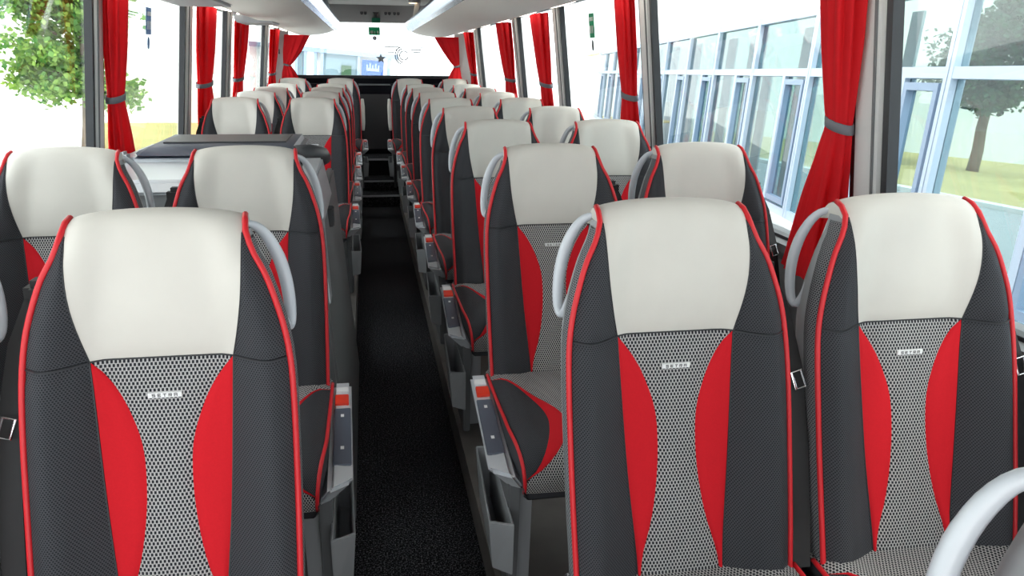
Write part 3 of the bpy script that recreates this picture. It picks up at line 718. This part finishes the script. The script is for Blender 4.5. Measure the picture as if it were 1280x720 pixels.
for i, s in enumerate(mains):
    E(fbox(MB(), s-.065, s-.008, -.05, 2.62, -.03, .10), 'mullion', 'frame_blue', off)
    E(fbox(MB(), s+.008, s+.065, -.05, 2.62, -.03, .10), 'mullion', 'frame_blue', off)
    s2 = mains[i+1] if i+1 < len(mains) else s+2.5
    for z0, z1 in ((-.05, .06), (1.77, 1.87), (2.52, 2.62)):
        E(fbox(MB(), s+.065, s2-.065, z0, z1, -.025, .09), 'transom', 'frame_blue', off)
    cw = .80 if s2-s > 2 else .7
    E(fbox(MB(), s+.065+cw, s+.165+cw, .06, 1.77, -.025, .09), 'mullion', 'frame_blue', off)
    c = MB()
    for q in ((s+.10, s+.17, .10, 1.73), (s+cw-.04, s+cw+.03, .10, 1.73), (s+.17, s+cw-.04, .10, .17), (s+.17, s+cw-.04, 1.66, 1.73)): fbox(c, *q, -.04, .06)
    E(c, 'casement', 'frame_dark', off)
    for q in ((s+.065, s+.065+cw, .06, 1.77), (s+.165+cw, s2-.065, .06, 1.77), (s+.065, s2-.065, 1.87, 2.52)):
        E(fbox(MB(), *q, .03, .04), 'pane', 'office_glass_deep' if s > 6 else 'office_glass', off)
# blinds behind the farther panes
for i, (s, w, z1) in enumerate(((9.2, .5, 2.5), (10.9, .45, 1.8), (11.5, .9, 2.5), (13.3, .6, 2.5), (14.2, .7, 2.5), (16.2, .6, 2.5), (18.6, .8, 2.5), (21, .9, 2.5), (23.6, .8, 2.5), (26.3, .9, 2.5), (6.2, .25, 2.5))):
    E(fbox(MB(), s, s+w, -.05, z1, .5, .53), 'blind', 'teal_blind', off)
# trees
def tree(x, y, h, r, zc, nleaf, lm, label, size, seed, trunk_r, branches, zr=None, lean=0, stem=None, off=0):
    rnd = random.Random(seed); zr = zr or r
    t = empty('tree'); tag(t, label, 'tree')
    tk = MB(); tk.tube([(x+.04*math.sin(k*2.1)+lean*k, y, lerp(GZ, h, k/8)) for k in range(9)], [lerp(trunk_r, trunk_r*.35, k/8) for k in range(9)], 8)
    if stem: tk.tube([(x+stem*(1-k/14)+.03*math.sin(k), y+.1, lerp(GZ, h*.8, k/8)) for k in range(9)], [lerp(trunk_r*.6, trunk_r*.2, k/8) for k in range(9)], 8)
    E(tk, 'trunk', 'bark', t, smooth=True)
    tips = []
    b = MB()
    for k in range(branches):
        z0 = lerp(zc-zr*.75, h*.92, rnd.random()); q = rnd.random()*2*PI
        hh = 1-abs((z0-zc)/zr)**2 if abs(z0-zc) < zr else .1
        L = r*math.sqrt(max(.08, hh))*rnd.uniform(.6, 1.05); p = Vector((x+off*(1 if k % 3 else 0), y, z0)); prev = [tuple(p)]
        for m_ in range(4):
            p = p+Vector((math.cos(q), math.sin(q), rnd.uniform(.0, .35)))*L/4; q += rnd.uniform(-.3, .3); prev.append(tuple(p)); tips.append((p.copy(), L*.25))
        b.tube(prev, [trunk_r*.3, trunk_r*.22, trunk_r*.16, trunk_r*.1, trunk_r*.05], 5)
    E(b, 'branches', 'bark', t, smooth=True)['kind'] = 'stuff'
    v = []; f = []
    for k in range(nleaf):
        c, L = rnd.choice(tips); c = c+Vector((rnd.gauss(0, 1), rnd.gauss(0, 1), rnd.gauss(0, .7)))*max(.14, L*.7)
        a = Vector((rnd.uniform(-1, 1), rnd.uniform(-1, 1), rnd.uniform(-.8, .3))).normalized(); n2 = a.cross(Vector((rnd.uniform(-1, 1), rnd.uniform(-1, 1), rnd.uniform(-1, 1)))).normalized()
        s = size*rnd.uniform(.6, 1.2); w = s*.38; i = len(v)
        v += [tuple(EXT @ (c-a*s*.5)), tuple(EXT @ (c+n2*w)), tuple(EXT @ (c+a*s*.5)), tuple(EXT @ (c-n2*w))]; f.append((i, i+1, i+2, i+3))
    mb = MB(); mb.add(v, f); o = mb.build('foliage', lm, t); o['kind'] = 'stuff'
tree(-4.95, 15.7, 4.6, .95, 1.8, 24000, 'leaf_bright', 'sunlit leafy young tree outside the closest left window', .125, 5, .085, 80, 1.95, stem=-.22, off=-.55)
tree(22.5, 26.9, 6.0, 2.5, 3.1, 9000, 'leaf_dark', 'dark green tree set behind the office glass as its reflection', .24, 8, .22, 60, 1.9)  # geometry behind the panes replaces the tree reflected in them
# glazed building behind the bus
t = empty('glazed_kiosk'); tag(t, 'low glazed building with blue poster seen through the rear window', 'building')
E(MB().box(-4.2, .95, 30.3, 36, -.6, 1.70), 'body', 'white_wall', t)
for x in (-2.6, -2.3, -1.95, -1.72, -.45, .62):
    E(MB().box(x-.05, x+.05, 30.1, 30.3, -.6, 1.6), 'post', 'frame_dark', t)
E(MB().box(-4.2, .95, 30.08, 30.3, 1.56, 1.72), 'fascia', 'frame_dark', t)
for x0, x1, m_ in ((-2.55, -2.35, 'dim_glass'), (-2.25, -2.0, 'white_wall'), (-1.67, -.50, 'dim_glass')):
    E(MB().box(x0, x1, 30.2, 30.29, -.5, 1.56), 'panel', m_, t)
E(MB().box(-.34, .42, 30.15, 30.22, .1, 1.45), 'poster', ['poster_blue'], t)
b = MB()
for i, ch in enumerate('MANO'):
    for x0, z0, x1, z1 in LETTERS[ch]: b.box(-.14+i*.14+x0*.10, -.14+i*.14+x1*.10, 30.13, 30.15, .62+z0*.16, .62+z1*.16)
E(b, 'lettering', 'white_badge', t)
b = MB()
for i in range(5): b.box(-.18+i*.1, -.12+i*.1, 30.13, 30.15, 1.18, 1.30+.05*(i % 2))
b.box(-.18, .28, 30.13, 30.15, 1.08, 1.18); E(b, 'crown_mark', 'frame_dark', t)
E(MB().box(-1.05, -.70, 30.1, 30.19, -.5, 1.2), 'shrub_print', 'leaf_dark', t)
bpy.context.view_layer.update()
